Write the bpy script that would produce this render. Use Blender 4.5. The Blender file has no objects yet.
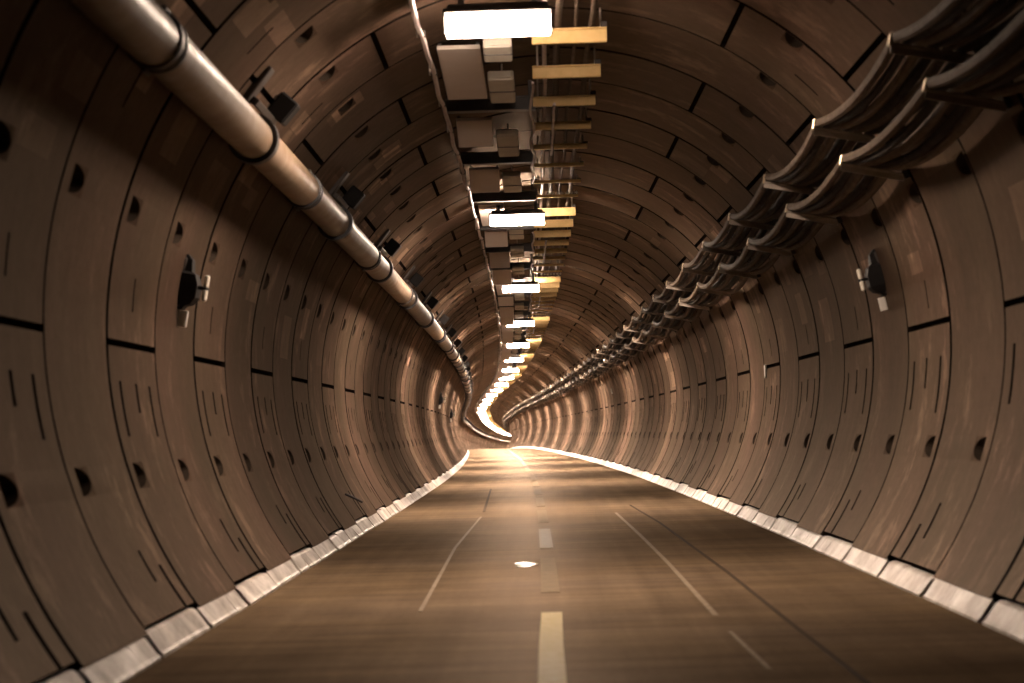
import bpy, math, random
from mathutils import Matrix, Vector
S = bpy.context.scene
COL = S.collection
rad, pi = math.radians, math.pi
rnd = random.Random(7)

# ------------------------------------------------------------------ the tunnel's line
XP = [(-60,-.55),(-40,-.2),(-20,.03),(0,.115),(10,.105),(20,.035),(30,-.075),(43,-.28),(62,-.75),(85,-1.5),(97.5,-1.95),(110,-2.45),(122,-2.98),(134,-3.56),(151,-4.36),(180,-5.6),(200,-6.0),(235,-6.62),(275,-6.72),(300,-6.5),(320,-6.1),(350,-5.0),(380,-3.6),(430,-.8)]
ZP = [(-60,0),(-30,0),(0,0),(30,-.0),(62,-.04),(85,-.08),(100,-.11),(122,-.18),(134,-.26),(151,-.43),(180,-.83),(200,-1.13),(235,-1.7),(275,-2.42),(320,-3.24),(350,-3.75),(380,-4.25),(430,-5.0)]
OP = [(-60,-.34),(-20,-.34),(0,-.34),(13,-.335),(25,-.305),(37,-.275),(49,-.215),(61,-.145),(73,-.09),(90,-.02),(110,-.02),(150,-.12),(200,-.27),(300,-.3),(430,-.3)]
def sp(P, d):
    i = 1
    while i < len(P)-3 and P[i+1][0] < d: i += 1
    (x0,a),(x1,b),(x2,c),(x3,e) = P[i-1],P[i],P[i+1],P[i+2]
    t = (d-x1)/(x2-x1); m1 = (c-a)/(x2-x0)*(x2-x1); m2 = (e-b)/(x3-x1)*(x2-x1)
    return (2*t**3-3*t*t+1)*b+(t**3-2*t*t+t)*m1+(-2*t**3+3*t*t)*c+(t**3-t*t)*m2
_c = {}
def ln(d):
    k = round(d, 4)
    if k not in _c: _c[k] = (sp(XP, d), sp(ZP, d), sp(OP, d))
    return _c[k]
R = 2.3            # inner radius of the lining
CZ = 1.44          # its centre above the road
D0, D1 = -26.0, 405.0
def W(x, z, d):    # section coordinates (from the tunnel's centre) to world
    a = ln(d); return (a[0]+x, d, a[1]+CZ+z)
def WO(x, z, d):   # overhead gear: x from the line of lamps, z above the road
    a = ln(d); return (a[0]+a[2]+x, d, a[1]+z)

# ------------------------------------------------------------------ materials
def mat(name, base=(.5,.5,.5), rough=.6, metal=0., build=None, spec=.5):
    m = bpy.data.materials.new(name); m.use_nodes = True
    nt = m.node_tree; b = nt.nodes['Principled BSDF']
    b.inputs['Base Color'].default_value = (*base, 1); b.inputs['Roughness'].default_value = rough
    b.inputs['Metallic'].default_value = metal; b.inputs['Specular IOR Level'].default_value = spec
    if build: build(nt, b)
    return m
def N(nt, t, **kw):
    n = nt.nodes.new(t)
    for k, v in kw.items():
        if k in n.inputs: n.inputs[k].default_value = v
        else: setattr(n, k, v)
    return n
def noise(nt, co, scale, detail=5, rough=.6, sc=None):
    n = N(nt, 'ShaderNodeTexNoise'); n.inputs['Scale'].default_value = scale
    n.inputs['Detail'].default_value = detail; n.inputs['Roughness'].default_value = rough
    if sc:
        mp = N(nt, 'ShaderNodeMapping'); mp.inputs['Scale'].default_value = sc
        nt.links.new(co, mp.inputs['Vector']); co = mp.outputs['Vector']
    nt.links.new(co, n.inputs['Vector']); return n.outputs['Fac']
def ramp(nt, fac, a, b, ca, cb):
    r = N(nt, 'ShaderNodeMapRange'); r.inputs['From Min'].default_value = a; r.inputs['From Max'].default_value = b
    r.inputs['To Min'].default_value = ca; r.inputs['To Max'].default_value = cb
    nt.links.new(fac, r.inputs['Value']); return r.outputs['Result']
def mul(nt, a, b, op='MULTIPLY'):
    m = N(nt, 'ShaderNodeMath', operation=op)
    for i, v in enumerate((a, b)):
        if isinstance(v, (int, float)): m.inputs[i].default_value = v
        else: nt.links.new(v, m.inputs[i])
    return m.outputs[0]
def scalecol(nt, col, fac):
    v = N(nt, 'ShaderNodeVectorMath', operation='SCALE')
    if isinstance(col, tuple): v.inputs[0].default_value = col
    else: nt.links.new(col, v.inputs[0])
    nt.links.new(fac, v.inputs['Scale']); return v.outputs[0]
def mixc(nt, fac, a, b):
    m = N(nt, 'ShaderNodeMix', data_type='RGBA')
    if isinstance(fac, float): m.inputs[0].default_value = fac
    else: nt.links.new(fac, m.inputs[0])
    for i, v in ((6, a), (7, b)):
        if isinstance(v, tuple): m.inputs[i].default_value = (*v, 1)
        else: nt.links.new(v, m.inputs[i])
    return m.outputs[2]
def bump(nt, b, h, dist, strength=1.):
    n = N(nt, 'ShaderNodeBump'); n.inputs['Distance'].default_value = dist; n.inputs['Strength'].default_value = strength
    nt.links.new(h, n.inputs['Height']); nt.links.new(n.outputs[0], b.inputs['Normal'])

def dust_gloss(nt, b, amount, rough):
    # a dusty surface keeps only part of its grazing reflection
    fr = N(nt, 'ShaderNodeFresnel'); fr.inputs['IOR'].default_value = 1.4
    gl = N(nt, 'ShaderNodeBsdfGlossy'); gl.inputs['Roughness'].default_value = rough; gl.inputs['Color'].default_value = (.95,.80,.66,1)
    mx = N(nt, 'ShaderNodeMixShader'); nt.links.new(mul(nt, fr.outputs[0], amount), mx.inputs[0])
    nt.links.new(b.outputs[0], mx.inputs[1]); nt.links.new(gl.outputs[0], mx.inputs[2])
    nt.links.new(mx.outputs[0], nt.nodes['Material Output'].inputs['Surface'])
def b_lining(nt, b):
    uv = N(nt, 'ShaderNodeUVMap'); uv.uv_map = 'UVMap'; co = uv.outputs[0]
    at = N(nt, 'ShaderNodeAttribute'); at.attribute_name = 'tone'
    big = ramp(nt, noise(nt, co, .9, 4), .25, .75, .72, 1.28)
    streak = ramp(nt, noise(nt, co, 1., 4, .7, (6., 1.3, 1)), .25, .75, .80, 1.20)
    fine = ramp(nt, noise(nt, co, 11., 7, .8), .25, .75, .68, 1.32)
    lime = noise(nt, co, 1.7, 6, .7, (1.6, 1, 1))
    mask = ramp(nt, noise(nt, co, .45, 2), .42, .6, 0, 1)
    lime = mul(nt, ramp(nt, lime, .52, .64, 0., 1.5), mask)
    lime = mul(nt, lime, 1., 'ADD')
    f = mul(nt, mul(nt, mul(nt, big, streak), lime), mul(nt, fine, at.outputs['Fac']))
    tint = mixc(nt, ramp(nt, noise(nt, co, .7, 3, .5, (1.3, 1, 1)), .35, .65, 0, 1), (.064,.045,.030), (.072,.044,.032))
    nt.links.new(scalecol(nt, tint, f), b.inputs['Base Color'])
    nt.links.new(ramp(nt, noise(nt, co, 3., 4), .3, .7, .5, .65), b.inputs['Roughness'])
    bump(nt, b, noise(nt, co, 22., 5, .7), .004, .6)
    dust_gloss(nt, b, .07, .42)
def b_road(nt, b):
    g = N(nt, 'ShaderNodeNewGeometry'); co = g.outputs['Position']
    big = ramp(nt, noise(nt, co, .8, 5), .25, .75, .65, 1.35)
    tran = ramp(nt, noise(nt, co, 1., 4, .7, (.35, 5., 1)), .3, .7, .76, 1.24)
    longi = ramp(nt, noise(nt, co, 1., 3, .6, (5., .12, 1)), .3, .7, .85, 1.15)
    fine = ramp(nt, noise(nt, co, 26., 6, .8), .2, .8, .7, 1.3)
    f = mul(nt, mul(nt, big, tran), mul(nt, longi, fine))
    tint = mixc(nt, ramp(nt, noise(nt, co, .6, 3), .35, .65, 0, 1), (.165,.113,.066), (.158,.112,.074))
    nt.links.new(scalecol(nt, tint, f), b.inputs['Base Color'])
    nt.links.new(ramp(nt, mul(nt, noise(nt, co, 1., 4, .7, (.6, 3., 1)), 1.), .3, .7, .46, .66), b.inputs['Roughness'])
    bump(nt, b, noise(nt, co, 40., 5, .8), .004, .7)
    dust_gloss(nt, b, .07, .42)
def b_noisy(c1, c2, scale, r0, r1, bd=.002):
    def f(nt, b):
        g = N(nt, 'ShaderNodeNewGeometry'); co = g.outputs['Position']
        nt.links.new(mixc(nt, ramp(nt, noise(nt, co, scale, 5, .7), .35, .65, 0, 1), c1, c2), b.inputs['Base Color'])
        nt.links.new(ramp(nt, noise(nt, co, scale*1.7, 3), .3, .7, r0, r1), b.inputs['Roughness'])
        bump(nt, b, noise(nt, co, scale*4, 4, .7), bd, .5)
    return f
M = {
 'lining': mat('cast_concrete_lining', build=b_lining, spec=.0),
 'joint': mat('bitumen_joint', (.014,.010,.008), .9, spec=0),
 'pocket': mat('shaded_pocket_concrete', (.034,.026,.020), .9, spec=0),  # lining concrete with the recess shade put into its colour
 'road': mat('worn_road_concrete', build=b_road, spec=0.),
 'kerb': mat('pale_kerb_concrete', build=b_noisy((.52,.45,.40),(.98,.93,.88), 3.5, .35, .6)),
 'kerb_darker': mat('darker_kerb_concrete', build=b_noisy((.30,.25,.21),(.84,.78,.72), 3.5, .35, .6)),  # darker mix than the right kerb's concrete
 'trace_paint': mat('almost_worn_off_paint', spec=.03, build=b_noisy((.19,.135,.08),(.26,.195,.12), 9., .6, .8)),
 'yellow_paint': mat('worn_yellow_paint', spec=.1, build=b_noisy((.55,.43,.18),(.66,.54,.27), 14., .5, .7)),
 'faded_paint': mat('faded_yellow_paint', spec=.05, build=b_noisy((.31,.235,.13),(.42,.33,.20), 9., .5, .7)),
 'white_paint': mat('worn_white_paint', spec=.05, build=b_noisy((.24,.18,.12),(.38,.30,.22), 9., .5, .7)),
 'tar': mat('tar_seam', (.07,.048,.03), .8, spec=.05),
 'pipe': mat('painted_steel_pipe', build=b_noisy((.24,.165,.105),(.31,.225,.155), 3., .38, .55, .0006)),
 'rubber': mat('black_rubber', (.018,.018,.022), .45),
 'black': mat('black_plastic', (.012,.011,.011), .6, spec=.15),
 'dark_steel': mat('dark_steel', (.06,.05,.045), .55, .3),
 'steel': mat('galvanised_steel', build=b_noisy((.42,.36,.30),(.58,.5,.43), 12., .35, .5, .0005)),
 'brass': mat('worn_bright_steel', (.75,.62,.45), .35, .7),
 'cable': mat('dusty_cable_sheath', spec=.08, build=b_noisy((.105,.080,.060),(.17,.13,.10), 8., .6, .75, .0006)),
 'cable_dark': mat('dark_cable_sheath', spec=.08, build=b_noisy((.018,.014,.012),(.04,.032,.026), 8., .6, .75, .0006)),
 'panel': mat('beige_board', build=b_noisy((.84,.72,.64),(.90,.79,.72), 2., .6, .8, .0005)),
 'box': mat('cream_enamel', build=b_noisy((.66,.60,.50),(.78,.72,.62), 6., .4, .6, .0005)),
 'beam': mat('grey_steel_beam', build=b_noisy((.10,.095,.095),(.16,.15,.15), 6., .5, .7, .0005)),
 'strut': mat('ochre_strut', build=b_noisy((.72,.48,.18),(.84,.58,.25), 7., .45, .65, .0005)),
 'rope': mat('pinkish_white_cable', build=b_noisy((.66,.52,.48),(.82,.72,.68), 9., .4, .6, .0005)),
 'white': mat('white_plastic', (.80,.76,.70), .4),
 'housing': mat('lamp_housing', (.05,.046,.044), .6),
}
def b_water(nt, b):
    b.inputs['IOR'].default_value = 1.33
M['water'] = mat('wet_film', (.10,.075,.05), .035, build=b_water)
b = M['water'].node_tree.nodes['Principled BSDF']; b.inputs['Coat Weight'].default_value = 1; b.inputs['Coat Roughness'].default_value = .02
LAMP = bpy.data.materials.new('lit_diffuser'); LAMP.use_nodes = True
nt = LAMP.node_tree; nt.nodes.clear()
em = nt.nodes.new('ShaderNodeEmission'); em.inputs['Color'].default_value = (1,.76,.585,1); em.inputs['Strength'].default_value = 60
nt.links.new(em.outputs[0], nt.nodes.new('ShaderNodeOutputMaterial').inputs[0])
LAMPS = LAMP.copy(); LAMPS.name = 'lit_diffuser_side'; LAMPS.node_tree.nodes['Emission'].inputs['Strength'].default_value = 190
em.inputs['Strength'].default_value = 610

# ------------------------------------------------------------------ mesh helpers
class MB:
    def __init__(s): s.v, s.f = [], []
    def add(s, v, f):
        o = len(s.v); s.v += [tuple(p) for p in v]; s.f += [tuple(i+o for i in q) for q in f]; return s
    def box(s, x0, x1, y0, y1, z0, z1, bev=0., mtx=None):
        c = [(x0+x1)/2,(y0+y1)/2,(z0+z1)/2]; h = [(x1-x0)/2,(y1-y0)/2,(z1-z0)/2]
        if bev <= 0:
            v = [(c[0]+h[0]*a, c[1]+h[1]*b_, c[2]+h[2]*e) for a in (-1,1) for b_ in (-1,1) for e in (-1,1)]
            f = [(0,1,3,2),(4,6,7,5),(0,4,5,1),(2,3,7,6),(0,2,6,4),(1,5,7,3)]
        else:   # chamfered box: 24 vertices
            bev = min(bev, min(h)*.9); v = []; idx = {}
            for a in (-1,1):
                for b_ in (-1,1):
                    for e in (-1,1):
                        sg = (a,b_,e)
                        for ax in range(3):
                            p = [c[i]+sg[i]*(h[i] if i == ax else h[i]-bev) for i in range(3)]
                            idx[(sg,ax)] = len(v); v.append(tuple(p))
            f = []
            for ax in range(3):
                u, w = (ax+1)%3, (ax+2)%3
                for sgn in (-1,1):
                    q = []
                    for (p, r) in ((-1,-1),(1,-1),(1,1),(-1,1)):
                        t = [0,0,0]; t[ax]=sgn; t[u]=p; t[w]=r; q.append(idx[(tuple(t),ax)])
                    f.append(tuple(q) if sgn > 0 else tuple(reversed(q)))
                for p in (-1,1):      # edges along axis ax
                    for r in (-1,1):
                        A = [0,0,0]; A[ax]=-1; A[u]=p; A[w]=r; B = list(A); B[ax]=1
                        q = (idx[(tuple(A),u)], idx[(tuple(B),u)], idx[(tuple(B),w)], idx[(tuple(A),w)])
                        f.append(q if p*r > 0 else tuple(reversed(q)))
            for a in (-1,1):
                for b_ in (-1,1):
                    for e in (-1,1):
                        q = tuple(idx[((a,b_,e),i)] for i in range(3)); f.append(q if a*b_*e > 0 else tuple(reversed(q)))
        if mtx: v = [tuple(mtx @ Vector(p)) for p in v]
        return s.add(v, f)
    def tube(s, pts, r, n=8, cap=True):
        pts = [Vector(p) for p in pts]; v = []; f = []; up = None
        for i, p in enumerate(pts):
            t = (pts[min(i+1,len(pts)-1)]-pts[max(i-1,0)]).normalized()
            if up is None: up = Vector((0,0,1)) if abs(t.z) < .9 else Vector((1,0,0))
            a = t.cross(up).normalized(); b_ = a.cross(t).normalized()
            rr = r[i] if isinstance(r, (list,tuple)) else r
            v += [p+(a*math.cos(2*pi*k/n)+b_*math.sin(2*pi*k/n))*rr for k in range(n)]
        for i in range(len(pts)-1):
            for k in range(n):
                k2 = (k+1)%n; f.append((i*n+k, i*n+k2, (i+1)*n+k2, (i+1)*n+k))
        if cap: f.append(tuple(range(n))[::-1]); f.append(tuple((len(pts)-1)*n+k for k in range(n)))
        return s.add(v, f)
    def build(s, name, m, parent=None, smooth=False):
        me = bpy.data.meshes.new(name); me.from_pydata(s.v, [], s.f)
        me.materials.append(m); me.validate(); me.update()
        if smooth:
            me.polygons.foreach_set('use_smooth', [True]*len(me.polygons))
            try: me.set_sharp_from_angle(angle=rad(40))
            except Exception: pass
        o = bpy.data.objects.new(name, me); COL.objects.link(o); o.parent = parent
        return o
def tag(o, label=None, cat=None, group=None, kind=None):
    if label: o['label'] = label
    if cat: o['category'] = cat
    if group: o['group'] = group
    if kind: o['kind'] = kind
    return o
def empty(name, loc=(0,0,0)):
    o = bpy.data.objects.new(name, None); o.empty_display_size = .1; COL.objects.link(o); o.location = loc; return o
def copy_tree(o, parent=None, kids=True):
    c = o.copy(); COL.objects.link(c); c.parent = parent
    if kids:
        for ch in TREE.get(o.name, []):
            copy_tree(ch, c)
    return c
TREE = {}
def reg(o):        # remember the children of a prototype
    TREE[o.name] = [c for c in o.children]
    for c in o.children: reg(c)

# ------------------------------------------------------------------ precast lining
class Lin:
    def __init__(s): s.v=[]; s.f=[]; s.uv=[]; s.tone=[]; s.mi=[]
    def quad(s, pts, uvs, tone, mi):
        o = len(s.v); s.v += pts; s.f.append(tuple(range(o, o+len(pts)))); s.uv += uvs; s.tone.append(tone); s.mi.append(mi)
def ring(L, side, d0, p, kind, a0, a1, det, seed, mark):
    """one precast ring between angles a0 and a1 (degrees up from the horizontal); side -1 left, +1 right"""
    rg = random.Random(seed)
    def P(v, a, dep):
        r = R+dep; a_ = rad(a); d = d0+v
        return W(side*r*math.cos(a_), r*math.sin(a_), d)
    def UV(v, a): return ((d0+v)+side*37, rad(a)*R)
    gw = (.062 if kind == 'A' else .036)*(1+min(max(d0-12, 0), 45)/26)
    feats = []      # (v0, v1, a0, a1, depth, type)
    mk = lambda a, w=.9: feats.append((gw, p, a-w/2, a+w/2, .03, 'slot'))
    if side < 0: sl = ((.27,-5,-12.3),(.70,-5,-8.6),(1.08,-5.3,-12.5)); sw = .055
    else: sl = ((.33,-3.3,-12),(.80,-3.2,-7.9),(1.24,-3.5,-11.5)); sw = .055
    if d0 > 25: sw = .09
    if kind == 'A':
        mk(mark); mk(60.5)
        for (v, b1, b0) in sl:
            j = rg.uniform(-.4,.4)
            if d0 < 130 or v != sl[1][0]: feats.append((v, v+sw, b0+j, b1+j*.3, .035, 'slot'))
        if rg.random() < .9: feats.append((.67, .70, 4.4, 8.8, .025, 'slot'))
        if rg.random() < .35: feats.append((.5, .53, 29.5, 36.5, .025, 'slot'))
        if rg.random() < .3: feats.append((.9, .93, 43, 48, .025, 'slot'))
    else:
        mk(41.5); feats.append((gw, p, -35.6, -34.7, .035, 'slot'))
        if rg.random() < .85: feats.append((.80, .80+sw, -30.2+rg.uniform(-.8,.8), -25.8+rg.uniform(-.8,.8), .035, 'slot'))
        if rg.random() < .9: feats.append((1.08, 1.08+sw*1.2, -34.7, -28.2+rg.uniform(-1,1.4), .04, 'slot'))
        if rg.random() < .3: feats.append((.6, .63, 27, 33, .025, 'slot'))
    up = 17. if side < 0 else 21.4
    for pa in (-17.2, up, 51.2):
        o_ = -.12 if (side > 0 and pa > 0) else 0
        feats.append((.17+o_, .45+o_, pa-1.75, pa+1.75, .1, 'pocket'))
    feats = [q for q in feats if q[2] >= a0-.01 and q[3] <= a1+.01]
    step = 2. if det == 2 else (3.5 if det == 1 else 6.)
    if det == 0: feats = [q for q in feats if q[5] == 'slot' and q[1]-q[0] > .5]
    # patches of lighter render / repairs, some standing in for lamplight
    patches = []
    if det:
        for _ in range(rg.choice((0,1,1,2,3))):
            pv = rg.choice((.11,.5,.75)); pw = rg.choice((.4,.55,.62)); pa = rg.uniform(3, 55); ph = rg.uniform(3, 9)
            patches.append((max(pv, gw), min(p, pv+pw), pa, pa+ph, rg.uniform(1.25,2.3)))
        r2 = random.Random(seed+77)  # extra pale patches, densest upper left, paint in brighter lamplight
        for _ in range(r2.choice((1,2,2,3)) if side < 0 else r2.choice((0,1,1))):
            pv = r2.choice((.13,.4,.65,.85)); pa = r2.uniform(24, 56) if side < 0 else r2.uniform(8, 40)
            patches.append((max(pv, gw), min(p, pv+r2.choice((.25,.4,.5))), pa, pa+r2.uniform(2.5,7), r2.uniform(1.4,2.6)))
        if det == 1 and rg.random() < .6: patches.append((gw, p*.6, rg.uniform(-25,5), rg.uniform(10,38), rg.uniform(1.2,1.7)))
    rt = rg.uniform(.88, 1.14) if d0 < 30 else rg.uniform(.68,1.42)
    segtone = [rt*rg.uniform(.78,1.25) for _ in range(4)]
    cuts = (mark, 60.5) if kind == 'A' else (-35.5, 41.5)
    vs = {0., gw, p}; as_ = {a0, a1}
    for q in feats: vs |= {q[0], q[1]}; as_ |= {q[2], q[3]}
    for q in patches: vs |= {q[0], q[1]}; as_ |= {min(max(q[2],a0),a1), min(max(q[3],a0),a1)}
    vs = sorted(vs); fa = sorted(as_)
    al = []
    for i in range(len(fa)-1):
        n = max(1, math.ceil((fa[i+1]-fa[i])/step))
        # keep feature cells whole
        whole = any(abs(fa[i]-q[2]) < 1e-6 and abs(fa[i+1]-q[3]) < 1e-6 and q[5] == 'pocket' for q in feats)
        if whole: n = 1
        for k in range(n): al.append(fa[i]+(fa[i+1]-fa[i])*k/n)
    al.append(fa[-1])
    nv, na = len(vs)-1, len(al)-1
    dep = [[0.]*na for _ in range(nv)]; typ = [['']*na for _ in range(nv)]; pk = {}
    for i in range(nv):
        vm = (vs[i]+vs[i+1])/2
        for j in range(na):
            am = (al[j]+al[j+1])/2
            if vm < gw: dep[i][j] = .06 if kind == 'A' else .045; typ[i][j] = 'groove'; continue
            for q in feats:
                if q[0] < vm < q[1] and q[2] < am < q[3]:
                    if q[5] == 'pocket': typ[i][j] = 'pocket'; pk.setdefault(q, []).append((i, j)); break
                    dep[i][j] = q[4]; typ[i][j] = 'slot'; break
    done = set()
    flip = side > 0
    def Q(pts, uvs, tone, mi):
        if flip: pts = pts[::-1]; uvs = uvs[::-1]
        L.quad(pts, uvs, tone, mi)
    for q, cells in pk.items():
        v0, v1, b0, b1 = q[0], q[1], q[2], q[3]
        n = 12; ov = []
        for k in range(n+1):      # D outline: flat towards the near end, bulging away
            t = -pi/2 + pi*k/n
            ov.append((v0+.015+(v1-v0-.03)*math.cos(t), (b0+b1)/2+(b1-b0)/2*.93*math.sin(t)))
        corners = [(v0,b0),(v1,b0),(v1,b1),(v0,b1)]
        O = [P(v,a,0) for v,a in ov]; Cn = [P(v,a,0) for v,a in corners]
        # extra boundary vertices where other grid lines cross are left as tiny T joins
        def tri(i1,i2,i3,src):
            Q([src[i1][0],src[i2][0],src[i3][0]],[src[i1][1],src[i2][1],src[i3][1]], segtone[0], 0)
        src = [(O[k],UV(*ov[k])) for k in range(n+1)]+[(Cn[k],UV(*corners[k])) for k in range(4)]
        h = n//2
        for k in range(h): tri(n+2, k+1, k, src)
        for k in range(h, n): tri(n+3, k+1, k, src)
        tri(n+2, n+3, h, src); tri(n+1, n+2, 0, src); tri(n+3, n+4, n, src)
        Q([Cn[3],Cn[0],O[0],O[n]], [UV(*corners[3]),UV(*corners[0]),UV(*ov[0]),UV(*ov[n])], segtone[0], 0)
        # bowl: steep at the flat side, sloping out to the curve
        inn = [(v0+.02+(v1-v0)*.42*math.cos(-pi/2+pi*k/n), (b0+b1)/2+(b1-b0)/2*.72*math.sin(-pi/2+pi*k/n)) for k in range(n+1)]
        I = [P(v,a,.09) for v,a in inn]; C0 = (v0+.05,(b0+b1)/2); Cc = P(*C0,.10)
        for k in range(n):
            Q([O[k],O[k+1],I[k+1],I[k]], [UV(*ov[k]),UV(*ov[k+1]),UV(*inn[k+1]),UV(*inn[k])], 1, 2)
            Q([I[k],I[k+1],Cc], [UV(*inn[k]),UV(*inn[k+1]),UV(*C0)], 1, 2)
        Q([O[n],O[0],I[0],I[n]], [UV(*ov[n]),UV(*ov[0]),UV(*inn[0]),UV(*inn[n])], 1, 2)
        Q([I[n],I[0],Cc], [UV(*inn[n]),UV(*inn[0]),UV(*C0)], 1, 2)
    for i in range(nv):
        for j in range(na):
            if typ[i][j] == 'pocket': continue
            v0, v1, b0, b1 = vs[i], vs[i+1], al[j], al[j+1]; dp = dep[i][j]
            vm, am = (v0+v1)/2, (b0+b1)/2
            tone = segtone[0 if am < cuts[0] else (1 if am < cuts[1] else 2)]
            for q in patches:
                if q[0] < vm < q[1] and q[2] < am < q[3]: tone *= q[4]
            mi = 0 if dp == 0 else 1
            Q([P(v0,b0,dp),P(v0,b1,dp),P(v1,b1,dp),P(v1,b0,dp)], [UV(v0,b0),UV(v0,b1),UV(v1,b1),UV(v1,b0)], tone, mi)
            # step walls to the next cells
            for (i2, j2, e) in ((i+1, j, 'v'), (i, j+1, 'a')):
                if i2 >= nv or j2 >= na: dn = 0. if e == 'v' else dp
                else:
                    if typ[i2][j2] == 'pocket': dn = 0.
                    else: dn = dep[i2][j2]
                if abs(dn-dp) < 1e-6: continue
                if e == 'v': A, B = (v1,b0), (v1,b1)
                else: A, B = (v0,b1), (v1,b1)
                Q([P(*A,dp),P(*B,dp),P(*B,dn),P(*A,dn)], [UV(*A),UV(*B),UV(*B),UV(*A)], .5, 1)
def lin_obj(name, L, label):
    me = bpy.data.meshes.new(name); me.from_pydata(L.v, [], L.f)
    for k in ('lining','joint','pocket'): me.materials.append(M[k])
    me.polygons.foreach_set('material_index', L.mi)
    u = me.uv_layers.new(name='UVMap'); u.data.foreach_set('uv', [c for q in L.uv for c in q])
    a = me.attributes.new('tone', 'FLOAT', 'FACE'); a.data.foreach_set('value', L.tone)
    me.update()
    o = bpy.data.objects.new(name, me); COL.objects.link(o)
    tag(o, label, 'tunnel lining', kind='structure'); return o
wl, wr, ce = Lin(), Lin(), Lin()
for side, p, ph, tgt, mark in ((-1, 1.345, 10.60, wl, -.1), (1, 1.468, 11.27, wr, 1.9)):
    i = math.floor((D0-ph)/p)
    while ph+i*p < D1:
        d0 = ph+i*p; det = 2 if 4 < d0 < 32 else (1 if 0 < d0 < 210 else 0)
        kind = 'A' if (i % 2 == (0 if side < 0 else 1)) else 'B'
        ring(tgt, side, d0, p, kind, -35.6, 38, det, 1000+i*2+side, mark)
        ring(ce, side, d0, p, kind, 38, 90, det, 1000+i*2+side, mark)
        i += 1
lin_obj('wall_left', wl, 'curved left wall of precast concrete rings with dark joints and bolt pockets')
lin_obj('wall_right', wr, 'curved right wall of precast concrete rings with dark joints and bolt pockets')
lin_obj('ceiling', ce, 'shaded concrete crown of the tunnel lining')

# ------------------------------------------------------------------ floor and its markings
def steps(a, b, near=1.0, far=4.0):
    out = []; d = a
    while d < b: out.append(d); d += near if d < 120 else far
    out.append(b); return out
fl = MB(); ys = steps(D0, D1, 1., 2.5); xs = [-2.0,-1.2,-.6,0,.6,1.2,2.0]; v = []
for d in ys:
    for x in xs: v.append(W(x, -CZ, d))
n = len(xs)
fl.add(v, [(i*n+j, i*n+j+1, (i+1)*n+j+1, (i+1)*n+j) for i in range(len(ys)-1) for j in range(n-1)])
floor = tag(fl.build('floor', M['road']), 'worn brown concrete roadway', 'road', kind='structure')
def strip(pts, w, name, m, z=.003, cnt=12):   # painted strip on the road through (x world at d) points
    o = MB(); v = []
    P = []
    for (xa, da), (xb, db) in zip(pts[:-1], pts[1:]):
        for k in range(cnt): P.append((xa+(xb-xa)*k/cnt, da+(db-da)*k/cnt))
    P.append(pts[-1])
    for x, d in P:
        zz = ln(d)[1]
        v += [(x-w/2, d, zz+z), (x+w/2, d, zz+z), (x+w/2, d, zz-.004), (x-w/2, d, zz-.004)]
    f = []
    for i in range(len(P)-1):
        for k in range(4): f.append((i*4+k, i*4+(k+1)%4, i*4+4+(k+1)%4, i*4+4+k))
    f += [(0,1,2,3), tuple((len(P)-1)*4+k for k in (3,2,1,0))]
    o.add(v, f); return o.build(name, m, floor)
def dashx(d): return ln(d)[0]-.125 if d > 10 else ln(d)[0]-.135
dd = 7.75
for k in range(26):
    a = 7.75+4.53*k; b_ = a+3.2
    if k == 0: b_ = 10.95
    m = M['yellow_paint'] if k == 0 else (M['faded_paint'] if k == 2 else M['trace_paint'])
    strip([(dashx(a), a), (dashx((a+b_)/2), (a+b_)/2), (dashx(b_), b_)], .105, 'centre_line_dash', m)
def fpt(px, py):    # point of the photo on the road, from the camera set below
    w = RAY(px, py); d = 5.
    while d < 200 and .94+w[2]*d > ln(d)[1]: d += .02
    return (w[0]*d, d)
F = 2144.; TH = .03
Yc = Vector((551-512, -(428-341.5), -F)).normalized(); Uc = Vector((-math.sin(TH), math.cos(TH), 0)); Uc = (Uc-Uc.dot(Yc)*Yc).normalized(); Xc = Yc.cross(Uc)
def RAY(px, py):
    c = Vector((px-512, -(py-341.5), -F)); w = Vector((Xc.dot(c), Yc.dot(c), Uc.dot(c))); return w/w[1]
strip([fpt(420,612), fpt(455,548), fpt(481,517)], .022, 'old_line', M['white_paint'])
strip([fpt(484,512), fpt(491,489)], .03, 'tar_seam', M['tar'])
strip([fpt(716,616), fpt(668,563), fpt(640,535), fpt(616,513)], .028, 'old_line', M['white_paint'])
strip([fpt(875,690), fpt(800,631), fpt(727,572), fpt(660,523), fpt(630,505)], .024, 'tar_seam', M['tar'])
strip([fpt(770,670), fpt(730,632)], .02, 'old_line', M['white_paint'])
strip([fpt(529,471), fpt(520,459), fpt(508,449.5)], .10, 'centre_line_dash', M['white_paint'], cnt=6)

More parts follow.
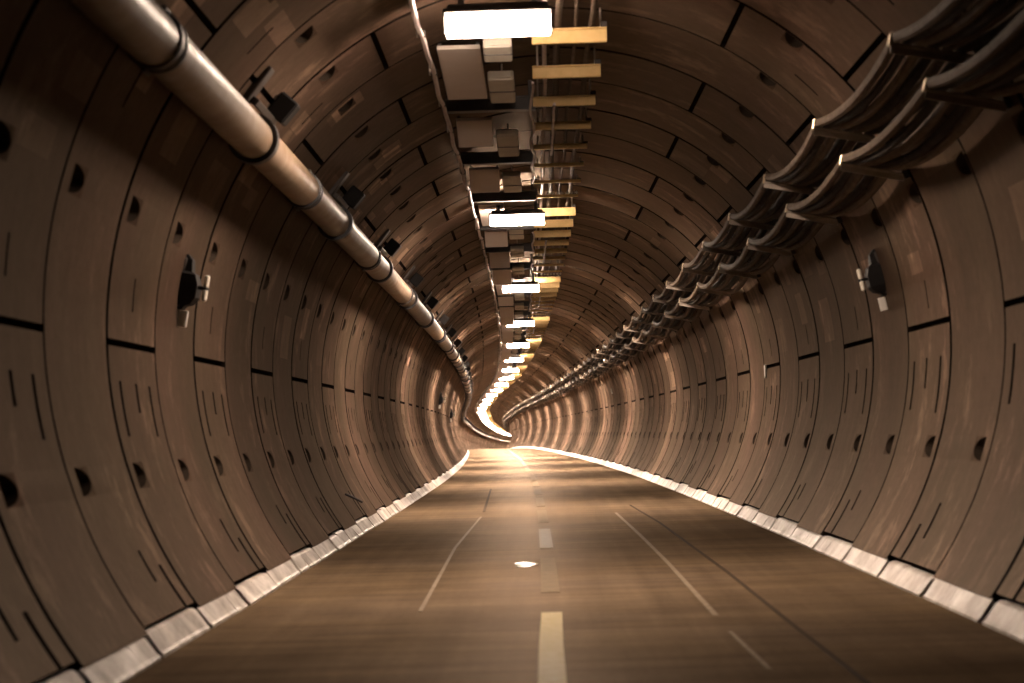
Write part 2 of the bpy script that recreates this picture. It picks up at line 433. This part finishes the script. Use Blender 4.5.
# kerbs: pale blocks, one per ring, with dark gaps
for side, p, ph, nm in ((-1, 1.345, 10.60, 'baseboard_left'), (1, 1.468, 11.27, 'baseboard_right')):
    k = MB(); gaps = MB(); rg = random.Random(5); gp = 0
    d = ph + math.floor((D0-ph)/p)*p
    prof = [(1.80,-CZ-.02),(1.80,-CZ+.012),(1.815,-CZ+.025),(1.868,-CZ+.095),(1.885,-CZ+.104),(2.0,-CZ+.104),(2.0,-CZ-.02)]
    while d < D1:
        cuts = [0, p-.06]
        if rg.random() < .5: cuts = [0, rg.uniform(.5,.9), p-.06]
        if gp % 2 == 0: cuts[-1] = p-.095
        for a, b_ in zip(cuts[:-1], cuts[1:]):
            a2 = a+.012; j = rg.uniform(-.006,.006); v = []
            for t in (a2, b_):
                v += [W(side*(x+(j if z > -CZ else 0)), z+(j if z > -CZ+.05 else 0), d+t) for x, z in prof]
            n = len(prof); f = [(i, (i+1)%n, n+(i+1)%n, n+i) for i in range(n)]+[tuple(range(n))[::-1], tuple(range(n,2*n))]
            k.add(v, f)
        v = []
        gp += 1
        for t in (p-(.10 if gp % 2 else .065), p+.016):
            v += [W(side*(x+.012), z-.01, d+t) for x, z in prof]
        gaps.add(v, [(i, (i+1)%n, n+(i+1)%n, n+i) for i in range(n)])
        d += p
    o = tag(k.build(nm, M['kerb'] if side > 0 else M['kerb_darker']), 'pale kerb strip at the foot of the wall', 'kerb', kind='structure')
    gaps.build('kerb_joint_filler', M['joint'], o)

# small puddle catching a lamp
a = fpt(526, 565)
pu = MB(); n = 28; v = []
for zz, s_ in ((-.004, 1.0), (.0035, .98), (.0055, .93)):
    for q in range(n):
        t = 2*pi*q/n; rr = 1+.12*math.sin(3*t+1)+.07*math.sin(5*t)
        v.append((.085*rr*s_*math.cos(t), .27*rr*s_*math.sin(t), zz))
f = [(r_*n+q, r_*n+(q+1)%n, (r_+1)*n+(q+1)%n, (r_+1)*n+q) for r_ in range(2) for q in range(n)]+[tuple(2*n+q for q in range(n))]
pu.add(v, f); o = pu.build('puddle', M['water']); o.location = (a[0], a[1], 0.001)
PUD = o
tag(o, 'small shiny puddle on the road left of the centre line, mirroring a lamp', 'puddle')

# ------------------------------------------------------------------ words that single a repeat out
ORD = ['first','second','third','fourth','fifth','sixth','seventh','eighth','ninth','tenth','eleventh','twelfth']
def place(d, n):     # n = order of the thing beyond the lamp before it
    k = math.floor((d-.7)/12.1)
    if k < 1: return 'nearer than the nearest lamp'
    if k > 7: return 'far down the tunnel beyond the eighth lamp'
    return ORD[min(n-1, 11)]+' one beyond the '+('nearest' if k == 1 else ORD[k-1])+' lamp'
class Cnt:
    def __init__(s): s.k, s.n = None, 0
    def __call__(s, d):
        k = math.floor((d-.7)/12.1)
        if k != s.k: s.k, s.n = k, 0
        s.n += 1; return place(d, s.n)
def nth(i, limit=12): return ORD[i]+' from the viewpoint' if 0 <= i < limit else 'far down the tunnel'
# ------------------------------------------------------------------ lamps
LS = 12.1; ZL = 3.36
lamp = empty('tunnel_lamp')
h = MB(); h.box(-.325,.325,-.16,.16,.062,.085,.004); h.box(-.30,.30,-.12,.12,.085,.12,.01)
for sg in (-1,1):      # side cheeks of the reflector hood, deeper in the middle
    x0, x1 = (.316,.325) if sg > 0 else (-.325,-.316)
    cp = [(-.16,.062),(-.15,.03),(-.10,-.036),(.10,-.036),(.15,.03),(.16,.062)]
    v = [(x0,y,z) for y,z in cp]+[(x1,y,z) for y,z in cp]
    h.add(v, [(0,1,2,3,4,5),(11,10,9,8,7,6)]+[(i,6+i,6+(i+1)%6,(i+1)%6) for i in range(6)])
h.build('hood', M['housing'], lamp)
df = MB(); df.box(-.312,.312,-.10,.10,-.044,.060,.012); df.build('diffuser', LAMPS, lamp)
df = MB(); df.box(-.309,.309,-.097,.097,-.0455,-.0445); df.build('diffuser_face', LAMP, lamp)
for sx, hh in ((-.22,.31),(.22,.37)):
    m_ = MB(); m_.box(sx-.02,sx+.02,-.02,.02,.12,hh,.004); m_.build('hanger', M['beam'], lamp)
reg(lamp)
def lamp_label(k):
    if k == 1: return 'bright rectangular tunnel lamp, the nearest and largest, at the top of the view'
    names = {2:'second', 3:'third', 4:'fourth', 5:'fifth', 6:'sixth', 7:'seventh', 8:'eighth', 9:'ninth', 10:'tenth'}
    if k in names: return 'bright rectangular tunnel lamp, %s in the row counting from the nearest' % names[k]
    if k < 1: return 'bright rectangular tunnel lamp overhead behind the viewpoint'
    return 'distant tunnel lamp merging into the white curve of light'
LV = (.82, 1.6, 2.3, 3.6, 5.2, 8., 9., 9., 9.)   # added gain: farther lamps made stronger to lift the distant walls
MESHES = {}
for g in LV:
    for ch in lamp.children:
        if ch.name.startswith('diffuser'):
            me = ch.data.copy(); mm = me.materials[0].copy(); me.materials[0] = mm
            e_ = mm.node_tree.nodes['Emission'].inputs['Strength']; e_.default_value *= g
            MESHES[(ch.name.startswith('diffuser_face'), g)] = me
for ch in lamp.children:
    if ch.name.startswith('diffuser'): ch.data = MESHES[(ch.name.startswith('diffuser_face'), LV[0])]
for k in range(1, 33):
    d = .7+LS*k
    o = lamp if k == 1 else copy_tree(lamp)
    o.location = WO(0, ZL, d)
    g = LV[min(k, 9)-1]
    for ch in list(o.children):
        if ch.name.startswith('diffuser_face') and k > 1:
            ch.data = MESHES[(ch.name.startswith('diffuser_face'), g)]
    tag(o, lamp_label(k), 'lamp', 'tunnel lamps along the crown')

# ------------------------------------------------------------------ beige boards, cross beams, cream boxes
pan = empty('ceiling_board')
m_ = MB(); m_.box(-.15,.15,-1.0,1.0,0,.03,.006); m_.build('board', M['panel'], pan)
for sx in (-.13,.13):
    m_ = MB(); m_.box(sx-.012,sx+.012,-.95,.95,.03,.055); m_.build('batten', M['beam'], pan)
    m_ = MB(); m_.tube([(sx,0,.05),(sx,0,.16 if sx > 0 else .12)], .007, 6); m_.build('hanger', M['steel'], pan)
reg(pan)
bx = empty('junction_box')
m_ = MB(); m_.box(-.095,.095,-.42,.42,0,.07,.01); m_.build('box_body', M['box'], bx)
m_ = MB(); m_.box(-.097,.097,-.012,.012,-.004,.074,.002); m_.build('strap', M['beam'], bx)
m_ = MB(); m_.box(-.08,.08,-.46,-.40,.01,.06,.006); m_.build('end_cover', M['box'], bx)
m_ = MB(); m_.tube([(0,.1,.07),(0,.1,.235)], .008, 6); m_.build('hanger', M['steel'], bx)
reg(bx)
bm_ = empty('cross_beam')
m_ = MB(); m_.box(-.50,.22,-.06,.06,0,.012); m_.box(-.50,.22,-.008,.008,.012,.10); m_.box(-.50,.22,-.05,.05,.10,.112); m_.build('beam', M['beam'], bm_)
for sx, hh in ((-.46,.13),(.18,.24)):
    m_ = MB(); m_.box(sx-.015,sx+.015,-.015,.015,.112,hh); m_.build('hanger', M['beam'], bm_)
reg(bm_)
def near_word(d):
    return 'nearest the viewpoint' if d < 18 else ('before the second lamp' if d < 25 else ('between the second and third lamps' if d < 37 else 'farther down the tunnel'))
first = [True]*3
rg = random.Random(21); C1, C2, C3 = Cnt(), Cnt(), Cnt()
for i in range(-1, 110):
    ds = 14.6+3.4*i; q_ = min(3, int(((ds+.4-.7) % LS)//3.2)); L = (1.6, .45, .38, .34)[q_]
    o = pan if first[0] else copy_tree(pan); first[0] = False
    o.scale = (1, L/2, 1); o.location = WO(-.30, 3.55-(.10,.17,.20,.22)[q_]/2, ds+L/2); o.rotation_euler.x = -math.asin(min(.9, (.10,.17,.20,.22)[q_]/L))
    tag(o, 'flat beige ceiling board left of the lamps, '+C1(ds+.5), 'board', 'beige boards along the crown')
    if i < 0: continue
    o = bm_ if first[1] else copy_tree(bm_); first[1] = False
    o.location = WO(0, 3.48, ds+2.45)
    tag(o, 'grey steel cross beam between beige ceiling boards, '+C2(ds+2.45), 'beam', 'cross beams between the boards')
rg = random.Random(4)
BX = [(14.2,14.5),(15.55,16.35),(18.6,19.6),(21.7,22.6),(27.3,28.2),(30.5,31.1)]
d = 33.9
while d < 380: BX.append((d, d+rg.uniform(.5,1.1))); d += 3.4
for a, b_ in BX:
    o = bx if first[2] else copy_tree(bx); first[2] = False
    L = b_-a; o.scale = (1, L/.84, 1); o.location = WO(-.03, 3.46, (a+b_)/2); o.rotation_euler.x = -math.atan(.05/L)
    tag(o, 'narrow cream box beside the beige ceiling boards, '+C3((a+b_)/2), 'junction box', 'cream boxes along the crown')

# ------------------------------------------------------------------ ochre struts with conduits above
st = empty('ceiling_strut')
m_ = MB(); m_.box(.20,.70,-.022,.022,.008,.075,.004); m_.box(.20,.70,-.04,.04,.075,.082); m_.build('bar', M['strut'], st)
for sx in (.24,.66):
    m_ = MB(); m_.tube([(sx,0,.08),(sx,0,.225)], .008, 6); m_.build('rod', M['steel'], st)
m_ = MB(); m_.box(.66,.705,-.03,.03,.076,.115,.006); m_.build('end_clip', M['dark_steel'], st)
reg(st); fst = True; C4 = Cnt()
for i in range(-1, 215):
    d = 14.15+1.45*i
    o = st if fst else copy_tree(st, kids=d < 90); fst = False
    if d >= 90:
        b2 = o; o2 = copy_tree([c for c in TREE[st.name]][0], o)
    j_ = int(max(0, ((d-.7) % LS)-.9)//1.45); hz = (1.3,1.2,1.05,.85,.6,.42,.38,.35,.35)[min(j_,8)]
    o.scale = (1,1,hz); o.location = WO(0, 3.582-.082*hz, d)
    tag(o, 'ochre transverse ceiling strut right of the lamps, '+C4(d), 'strut', 'ochre struts along the crown')
def long_tube(name, fx, r, m, label, cat, group, a=D0+2, b_=D1-2, ds=1.45, n=8):
    t = MB(); pts = []; d = a
    while d < b_: pts.append(fx(d)); d += ds
    t.tube(pts, r, n); o = t.build(name, m, smooth=True); return tag(o, label, cat, group)
for k, (x, r) in enumerate(((.29,.016),(.38,.024),(.49,.013),(.60,.02))):
    wob = rnd.uniform(0, 6)
    long_tube('conduit', lambda d, x=x, w=wob, r=r: WO(x+.008*math.sin(d*1.1+w), 3.584+r, d), r, M['rope'] if k in (0,) else M['cable'],
        'thin %s conduit lying on the ochre struts, %s from the lamps' % ('pale' if k == 0 else 'brown', ('first','second','third','fourth')[k]), 'conduit', 'conduits on the ochre struts')

# pinkish white cable clipped along the left edge of the boards
def rope(d):
    u = ((d-.3)/1.45) % 1.; sag = .035*4*u*(1-u)
    return WO(-.485+.006*math.sin(d*2.3)+.002*math.sin(d*7.1), 3.43-sag, d)
o = long_tube('edge_cable', rope, .017, M['rope'], 'pinkish white cable running along the left edge of the ceiling boards', 'cable', None, ds=.24, n=6)
tag(o)
clip = empty('cable_clip')
m_ = MB(); m_.box(-.022,.022,-.018,.018,-.022,.022,.005); m_.build('clamp', M['dark_steel'], clip)
m_ = MB(); m_.box(-.035,-.02,-.012,.012,-.02,.10,.003); m_.build('arm', M['steel'], clip); reg(clip)
C5 = Cnt()
for i in range(8, 150):
    d = .3+1.45*i; o = clip if i == 8 else copy_tree(clip, kids=d < 90)
    if i != 8 and d >= 90: copy_tree(TREE[clip.name][0], o)
    o.location = Vector(rope(d)); tag(o, 'small clip holding the pinkish white cable, '+C5(d), 'clip', 'clips of the edge cable')

# white flex hanging in the gap beside the struts, one length per lamp
for k in range(1, 14):
    dl = .7+LS*k; t = MB(); pts = []; a, b_ = (dl+2.9, dl+9.4)
    if k == 1: a = dl+2.9
    n = 40; rg = random.Random(k)
    p1, p2 = rg.uniform(0,6), rg.uniform(0,6)
    for q in range(n+1):
        d = a+(b_-a)*q/n; s_ = math.sin(pi*q/n)
        pts.append(WO(.19+.014*math.sin(q*.55+p1), 3.49-.06*s_+.01*math.sin(q*.9+p2), d))
    t.tube(pts, .011, 6); o = t.build('hanging_flex', M['rope'], smooth=True)
    tag(o, 'thin white flex hanging beside the ochre struts, '+('just beyond the nearest lamp' if k == 1 else 'beyond the %s lamp' % (ORD+['thirteenth'])[k-1]), 'cable', 'white flexes hanging between lamps')
    # drop piece and a row of pale insulators on the strut before the next lamp
    t = MB(); t.tube([WO(.36,3.45,dl+3.7+q*.45) if q % 2 else WO(.365,3.44,dl+3.7+q*.45) for q in range(8)], .012, 6)
    o = t.build('short_conduit', M['rope'], smooth=True)
    tag(o, 'short pale conduit under the ochre struts, '+('beyond the nearest lamp' if k == 1 else 'beyond the %s lamp' % (ORD+['thirteenth'])[k-1]), 'conduit', 'short conduits under the struts')
    if k < 7:
        for q in range(7):
            t = MB(); x = .345+.052*q
            t.tube([WO(x,3.475,dl+10.35),WO(x,3.48,dl+10.36),WO(x,3.50,dl+10.36)], [.014,.018,.012], 8)
            o = t.build('insulator', M['white'], smooth=True)
            tag(o, 'tiny white insulator, %s from the left in the row before the %s lamp' % (ORD[q], ORD[k]), 'insulator', 'insulator rows before the lamps')

# ------------------------------------------------------------------ pipe on the left
PA, PR, PRAD = rad(34.5), 2.12, .115
def pw(d, r=PR, a=PA, dx=0, dz=0): return W(-r*math.cos(a)+dx, r*math.sin(a)+dz, d)
pipe = empty('water_pipe', (0,0,0))
tag(pipe, 'long jointed tan steel pipe running along the upper left wall', 'pipe')
J0, JS = 9.08, 5.76
i = -5
extra = MB(); extraj = MB()
while J0+JS*i < D1-8:
    a, b_ = J0+JS*i, J0+JS*(i+1); far = a > 240
    t = extra if far else MB()
    cnt = 6; dr = .004*math.sin(i*2.1)
    t.tube([pw(a+.02+(b_-a-.04)*q/cnt, dz=dr) for q in range(cnt+1)], PRAD, 28 if a < 60 else 12)
    if not far: t.build('pipe_section', M['pipe'], pipe, smooth=True)
    c = extraj if far else MB()
    c.tube([pw(a+q) for q in (-.085,-.08,-.045,-.04,.04,.045,.08,.085)], [PRAD+.002,PRAD+.014,PRAD+.014,PRAD+.007,PRAD+.007,PRAD+.014,PRAD+.014,PRAD+.002], 28 if a < 60 else 12)
    if not far:
        co = c.build('coupling', M['dark_steel'] if i % 3 == 0 else M['rubber'], pipe, smooth=True)
        if a < 60:
            for ang in (70, 250):
                bb = MB(); r_ = PRAD+.022; q = rad(ang); cx, cz = r_*math.cos(q), r_*math.sin(q)
                bb.tube([Vector(pw(a-.07))+Vector((cx,0,cz)), Vector(pw(a+.07))+Vector((cx,0,cz))], .012, 8)
                bb.build('bolt', M['dark_steel'], co)
    i += 1
o = extra.build('pipe_section', M['pipe'], pipe, smooth=True); o['kind'] = 'stuff'
o = extraj.build('coupling', M['rubber'], pipe, smooth=True); o['kind'] = 'stuff'
# supports: clamp ring, arm and wall plate
sup = empty('pipe_support'); cl = MB()
n = 32; v = []
for y in (-.05,.05):
    for r_ in (PRAD+.002, PRAD+.028):
        v += [(r_*math.cos(2*pi*q/n), y, r_*math.sin(2*pi*q/n)) for q in range(n)]
f = []
for q in range(n):
    q2 = (q+1)%n
    f += [(q,q2,n+q2,n+q),(2*n+q2,2*n+q,3*n+q,3*n+q2),(n+q,n+q2,3*n+q2,3*n+q),(q2,q,2*n+q,2*n+q2)]
cl.add(v, f); cl.build('clamp_ring', M['rubber'], sup, smooth=True)
n_ = Vector((-math.cos(rad(34)),0,math.sin(rad(34)))); tup = Vector((math.sin(rad(40)),0,math.cos(rad(40))))
def fr(ang, r, dy):   # matrix of a frame on the wall at ang, local x outward, z up along the wall, relative to pipe centre
    q = rad(ang); c = Vector((-r*math.cos(q)+PR*math.cos(PA), dy, r*math.sin(q)-PR*math.sin(PA)))
    ox = Vector((-math.cos(q),0,math.sin(q))); oz = Vector((math.sin(q),0,math.cos(q)))
    return Matrix(((ox.x,0,oz.x,c.x),(0,1,0,c.y),(ox.z,0,oz.z,c.z),(0,0,0,1)))
m_ = MB(); m_.box(-.03,.05,-.045,.045,-.05,.05,.006,mtx=fr(33.9, PR+PRAD+.02, 0)); m_.build('saddle', M['dark_steel'], sup)
m_ = MB(); m_.box(-.005,.03,-.07,.07,-.22,.24,.006,mtx=fr(38.5, R-.03, 0)); m_.build('wall_plate', M['dark_steel'], sup)
m_ = MB(); m_.box(-.10,.03,-.09,.07,-.07,.09,.012,mtx=fr(41.5, R-.04, .75)); m_.build('anchor_block', M['black'], sup)
m_ = MB(); m_.box(-.02,.02,-.02,.82,-.02,.02,.004,mtx=fr(39.3, R-.06, 0)); m_.build('arm', M['dark_steel'], sup)
reg(sup)
for i in range(-1, 66):
    d = 12.2+5.0*i; o = sup if i == -1 else copy_tree(sup)
    o.location = pw(d)
    tag(o, 'black clamp and wall bracket of the tan pipe, '+('above the left edge of the view' if i < 0 else nth(i)), 'pipe bracket', 'brackets of the tan pipe')

# ------------------------------------------------------------------ cable hangers and cables on the right
HS, H0 = 2.81, 10.0
TIERS = ((1.54, 1.25, 1.95), (1.695, 1.03, 2.07))   # tip x, tip z, wall x (from the section centre)
hg = empty('cable_bracket')
r0 = R-.035
m_ = MB(); pts = []
for q in range(8):
    a = rad(24+14*q/7); pts.append(a)
for a, b_ in zip(pts[:-1], pts[1:]):
    v = []
    for aa in (a, b_):
        for rr in (r0, R-.002):
            for y in (-.022,.022): v.append((rr*math.cos(aa), y, rr*math.sin(aa)))
    m_.add(v, [(0,1,5,4),(2,6,7,3),(0,4,6,2),(1,3,7,5),(0,2,3,1),(4,5,7,6)])
m_.build('wall_rail', M['dark_steel'], hg)
for (tx, tz, wx) in TIERS:
    m_ = MB(); L_ = math.hypot(wx-tx, .075); ang = math.atan2(-.075, wx-tx)
    mt = Matrix.Translation((tx,0,tz)) @ Matrix.Rotation(-ang, 4, 'Y')
    m_.box(0, L_, -.02, .02, -.012, .0, .002, mtx=mt); m_.box(0, L_, -.004, .004, -.045, -.012, mtx=mt)
    ar = m_.build('arm', M['steel'], hg)
    m_ = MB(); m_.box(-.014,.004,-.022,.022,-.014,.05,.004, mtx=mt); m_.build('upturned_tip', M['brass'], ar)
reg(hg)
for i in range(-1, 140):
    d = H0+HS*i
    if d > D1-5 : break
    o = hg if i == -1 else copy_tree(hg, kids=True)
    o.location = W(0,0,d)
    w = 'above the right edge of the view' if i < 0 else nth(i)
    tag(o, 'two-armed steel cable bracket on the right wall, '+w, 'cable bracket', 'cable brackets on the right wall')
def cab(tier, t, r, sag, ph, m, label):
    tx, tz, wx = TIERS[tier]; rg = random.Random(int(ph*100)); js = {}
    def fx(d):
        i = math.floor((d-H0)/HS); u = (d-H0)/HS-i
        if i not in js: js[i] = (rg.uniform(.8,1.2), rg.uniform(-.012,.012))
        s_ = sag*js[i][0]*4*u*(1-u); sw = js[i][1]*4*u*(1-u)
        x = tx+(wx-tx)*t; z = tz-.075*t+r+.004
        return W(x+sw, z-s_, d)
    pts = []; d = H0-HS*11; 
    while d < D1-6:
        pts.append(fx(d)); d += HS/8 if d < 90 else HS/4
    o = MB().tube(pts, r, 8).build('power_cable', m, smooth=True)
    tag(o, label, 'cable', 'cables on the right wall brackets'); return o
cab(0, .06, .027, .085, 1.0, M['cable'], 'thick brown cable hung outermost on the upper bracket arms')
cab(0, .20, .022, .085, 2.1, M['cable_dark'], 'dark cable second from the edge of the upper bracket arms')
cab(0, .35, .026, .090, 3.2, M['cable'], 'brown cable third from the edge of the upper bracket arms')
cab(0, .51, .028, .082, 4.3, M['cable_dark'], 'thick dark cable in the middle of the upper bracket arms')
cab(0, .67, .024, .080, 5.4, M['cable'], 'brown cable second from the wall on the upper bracket arms')
cab(0, .83, .026, .085, 5.9, M['cable_dark'], 'dark cable nearest the wall on the upper bracket arms')
cab(1, .06, .028, .085, 6.5, M['cable'], 'thick brown cable hung outermost on the lower bracket arms')
cab(1, .22, .022, .085, 7.6, M['cable_dark'], 'dark cable second from the edge of the lower bracket arms')
cab(1, .39, .027, .090, 8.7, M['cable'], 'brown cable in the middle of the lower bracket arms')
cab(1, .58, .028, .085, 9.2, M['cable_dark'], 'dark cable second from the wall on the lower bracket arms')
cab(1, .78, .026, .10, 9.8, M['cable'], 'sagging brown cable nearest the wall on the lower bracket arms')

# ------------------------------------------------------------------ small wall units
def unit(side, d, ang, label, full=True):
    o = empty('wall_unit'); q = rad(ang)
    ox = Vector((side*math.cos(q),0,math.sin(q))); oz = Vector((-side*math.sin(q),0,math.cos(q)))
    c = Vector(W(side*R*math.cos(q), R*math.sin(q), d)); o.location = c
    mt = Matrix(((ox.x,0,oz.x,0),(0,1,0,0),(ox.z,0,oz.z,0),(0,0,0,1)))
    if full:
        m_ = MB(); m_.box(-.02,.01,-.06,.06,-.13,.17,.008,mtx=mt); m_.build('back_plate', M['dark_steel'], o)
        m_ = MB()
        prof = [(-.02,.19,.04),(-.05,.16,.05),(-.06,.09,.06),(-.085,.075,.08),(-.105,.02,.085),(-.105,-.06,.085),(-.08,-.10,.07),(-.045,-.115,.06),(-.03,-.14,.05)]
        v = []; f = []
        for (x, z, w) in prof: v += [mt @ Vector((x,-w,z)), mt @ Vector((x,w,z)), mt @ Vector((0,w,z)), mt @ Vector((0,-w,z))]
        for k in range(len(prof)-1):
            for e in range(4): f.append((k*4+e, k*4+(e+1)%4, k*4+4+(e+1)%4, k*4+4+e))
        f += [(0,1,2,3), tuple(len(v)-4+e for e in (3,2,1,0))]; m_.add(v, f); bd = m_.build('body', M['black'], o)
        for z0, z1 in ((.015,.075),(-.065,-.01)):
            m_ = MB(); m_.tube([mt @ Vector((-.150,-.03,z)) for z in (z0-.008, z0, z1, z1+.008)], [.008,.016,.016,.008], 12); m_.build('glass_tube', M['tube'], o, smooth=True)
        m_ = MB(); m_.box(-.165,-.09,-.04,.02,-.006,.012,.003,mtx=mt); m_.build('holder', M['black'], o)
    m_ = MB(); m_.box(-.065,-.014,-.012,.012,-.24,-.145,.004,mtx=mt) if full else m_.box(-.02,.0,-.05,.05,-.07,.07,.006,mtx=mt)
    m_.build('tag', M['white'], o); tag(o, label, 'wall unit')
M['tube'] = mat('bright_glass_tube', (1.,.93,.80), .25)
unit(-1, 12.7, 10.2, 'black wall unit with bright tubes and white tag on the left wall')
unit(1, 14.9, 12.2, 'black wall unit with bright tubes and white tag on the right wall')
unit(1, 22.85, .8, 'small white tag plate alone on the right wall', False)
unit(1, 56.9, 11.5, 'small distant white plate on the right wall under the cables', False)
unit(-1, 54.4, 8.6, 'black unit on the far left wall near the bend')
unit(-1, 70.9, 2.7, 'smallest black unit on the left wall, farthest along')
t = MB(); a0 = Vector(W(-2.02,-1.08,20.6)); t.tube([a0, a0+Vector((.06,.05,-.03)), a0+Vector((.15,.1,-.085))], [.012,.014,.010], 8)
tag(t.build('steel_rod', M['dark_steel'], smooth=True), 'short dark rod sticking out near the foot of the left wall', 'rod')

# ------------------------------------------------------------------ camera, world, view
cam = bpy.data.cameras.new('camera'); co = bpy.data.objects.new('camera', cam); COL.objects.link(co)
cam.sensor_width = 36; cam.lens = F*36/1024; cam.clip_end = 900; cam.clip_start = .05
rot = Matrix((tuple(Xc), tuple(Yc), tuple(Uc)))
co.matrix_world = Matrix.Translation((0,0,.94)) @ rot.to_4x4()
cam.dof.use_dof = True; cam.dof.focus_distance = 28; cam.dof.aperture_fstop = 3.2
S.camera = co
w = bpy.data.worlds.new('dark'); S.world = w; w.use_nodes = True
w.node_tree.nodes['Background'].inputs[0].default_value = (0,0,0,1)
S.view_settings.view_transform = 'Standard'; S.view_settings.look = 'None'; S.view_settings.gamma = 1; S.view_settings.exposure = -0.28
S.view_settings.use_curve_mapping = False
S.cycles.use_denoising = True; S.cycles.max_bounces = 1; S.cycles.diffuse_bounces = 1; S.cycles.use_light_tree = True
S.cycles.sample_clamp_indirect = 4
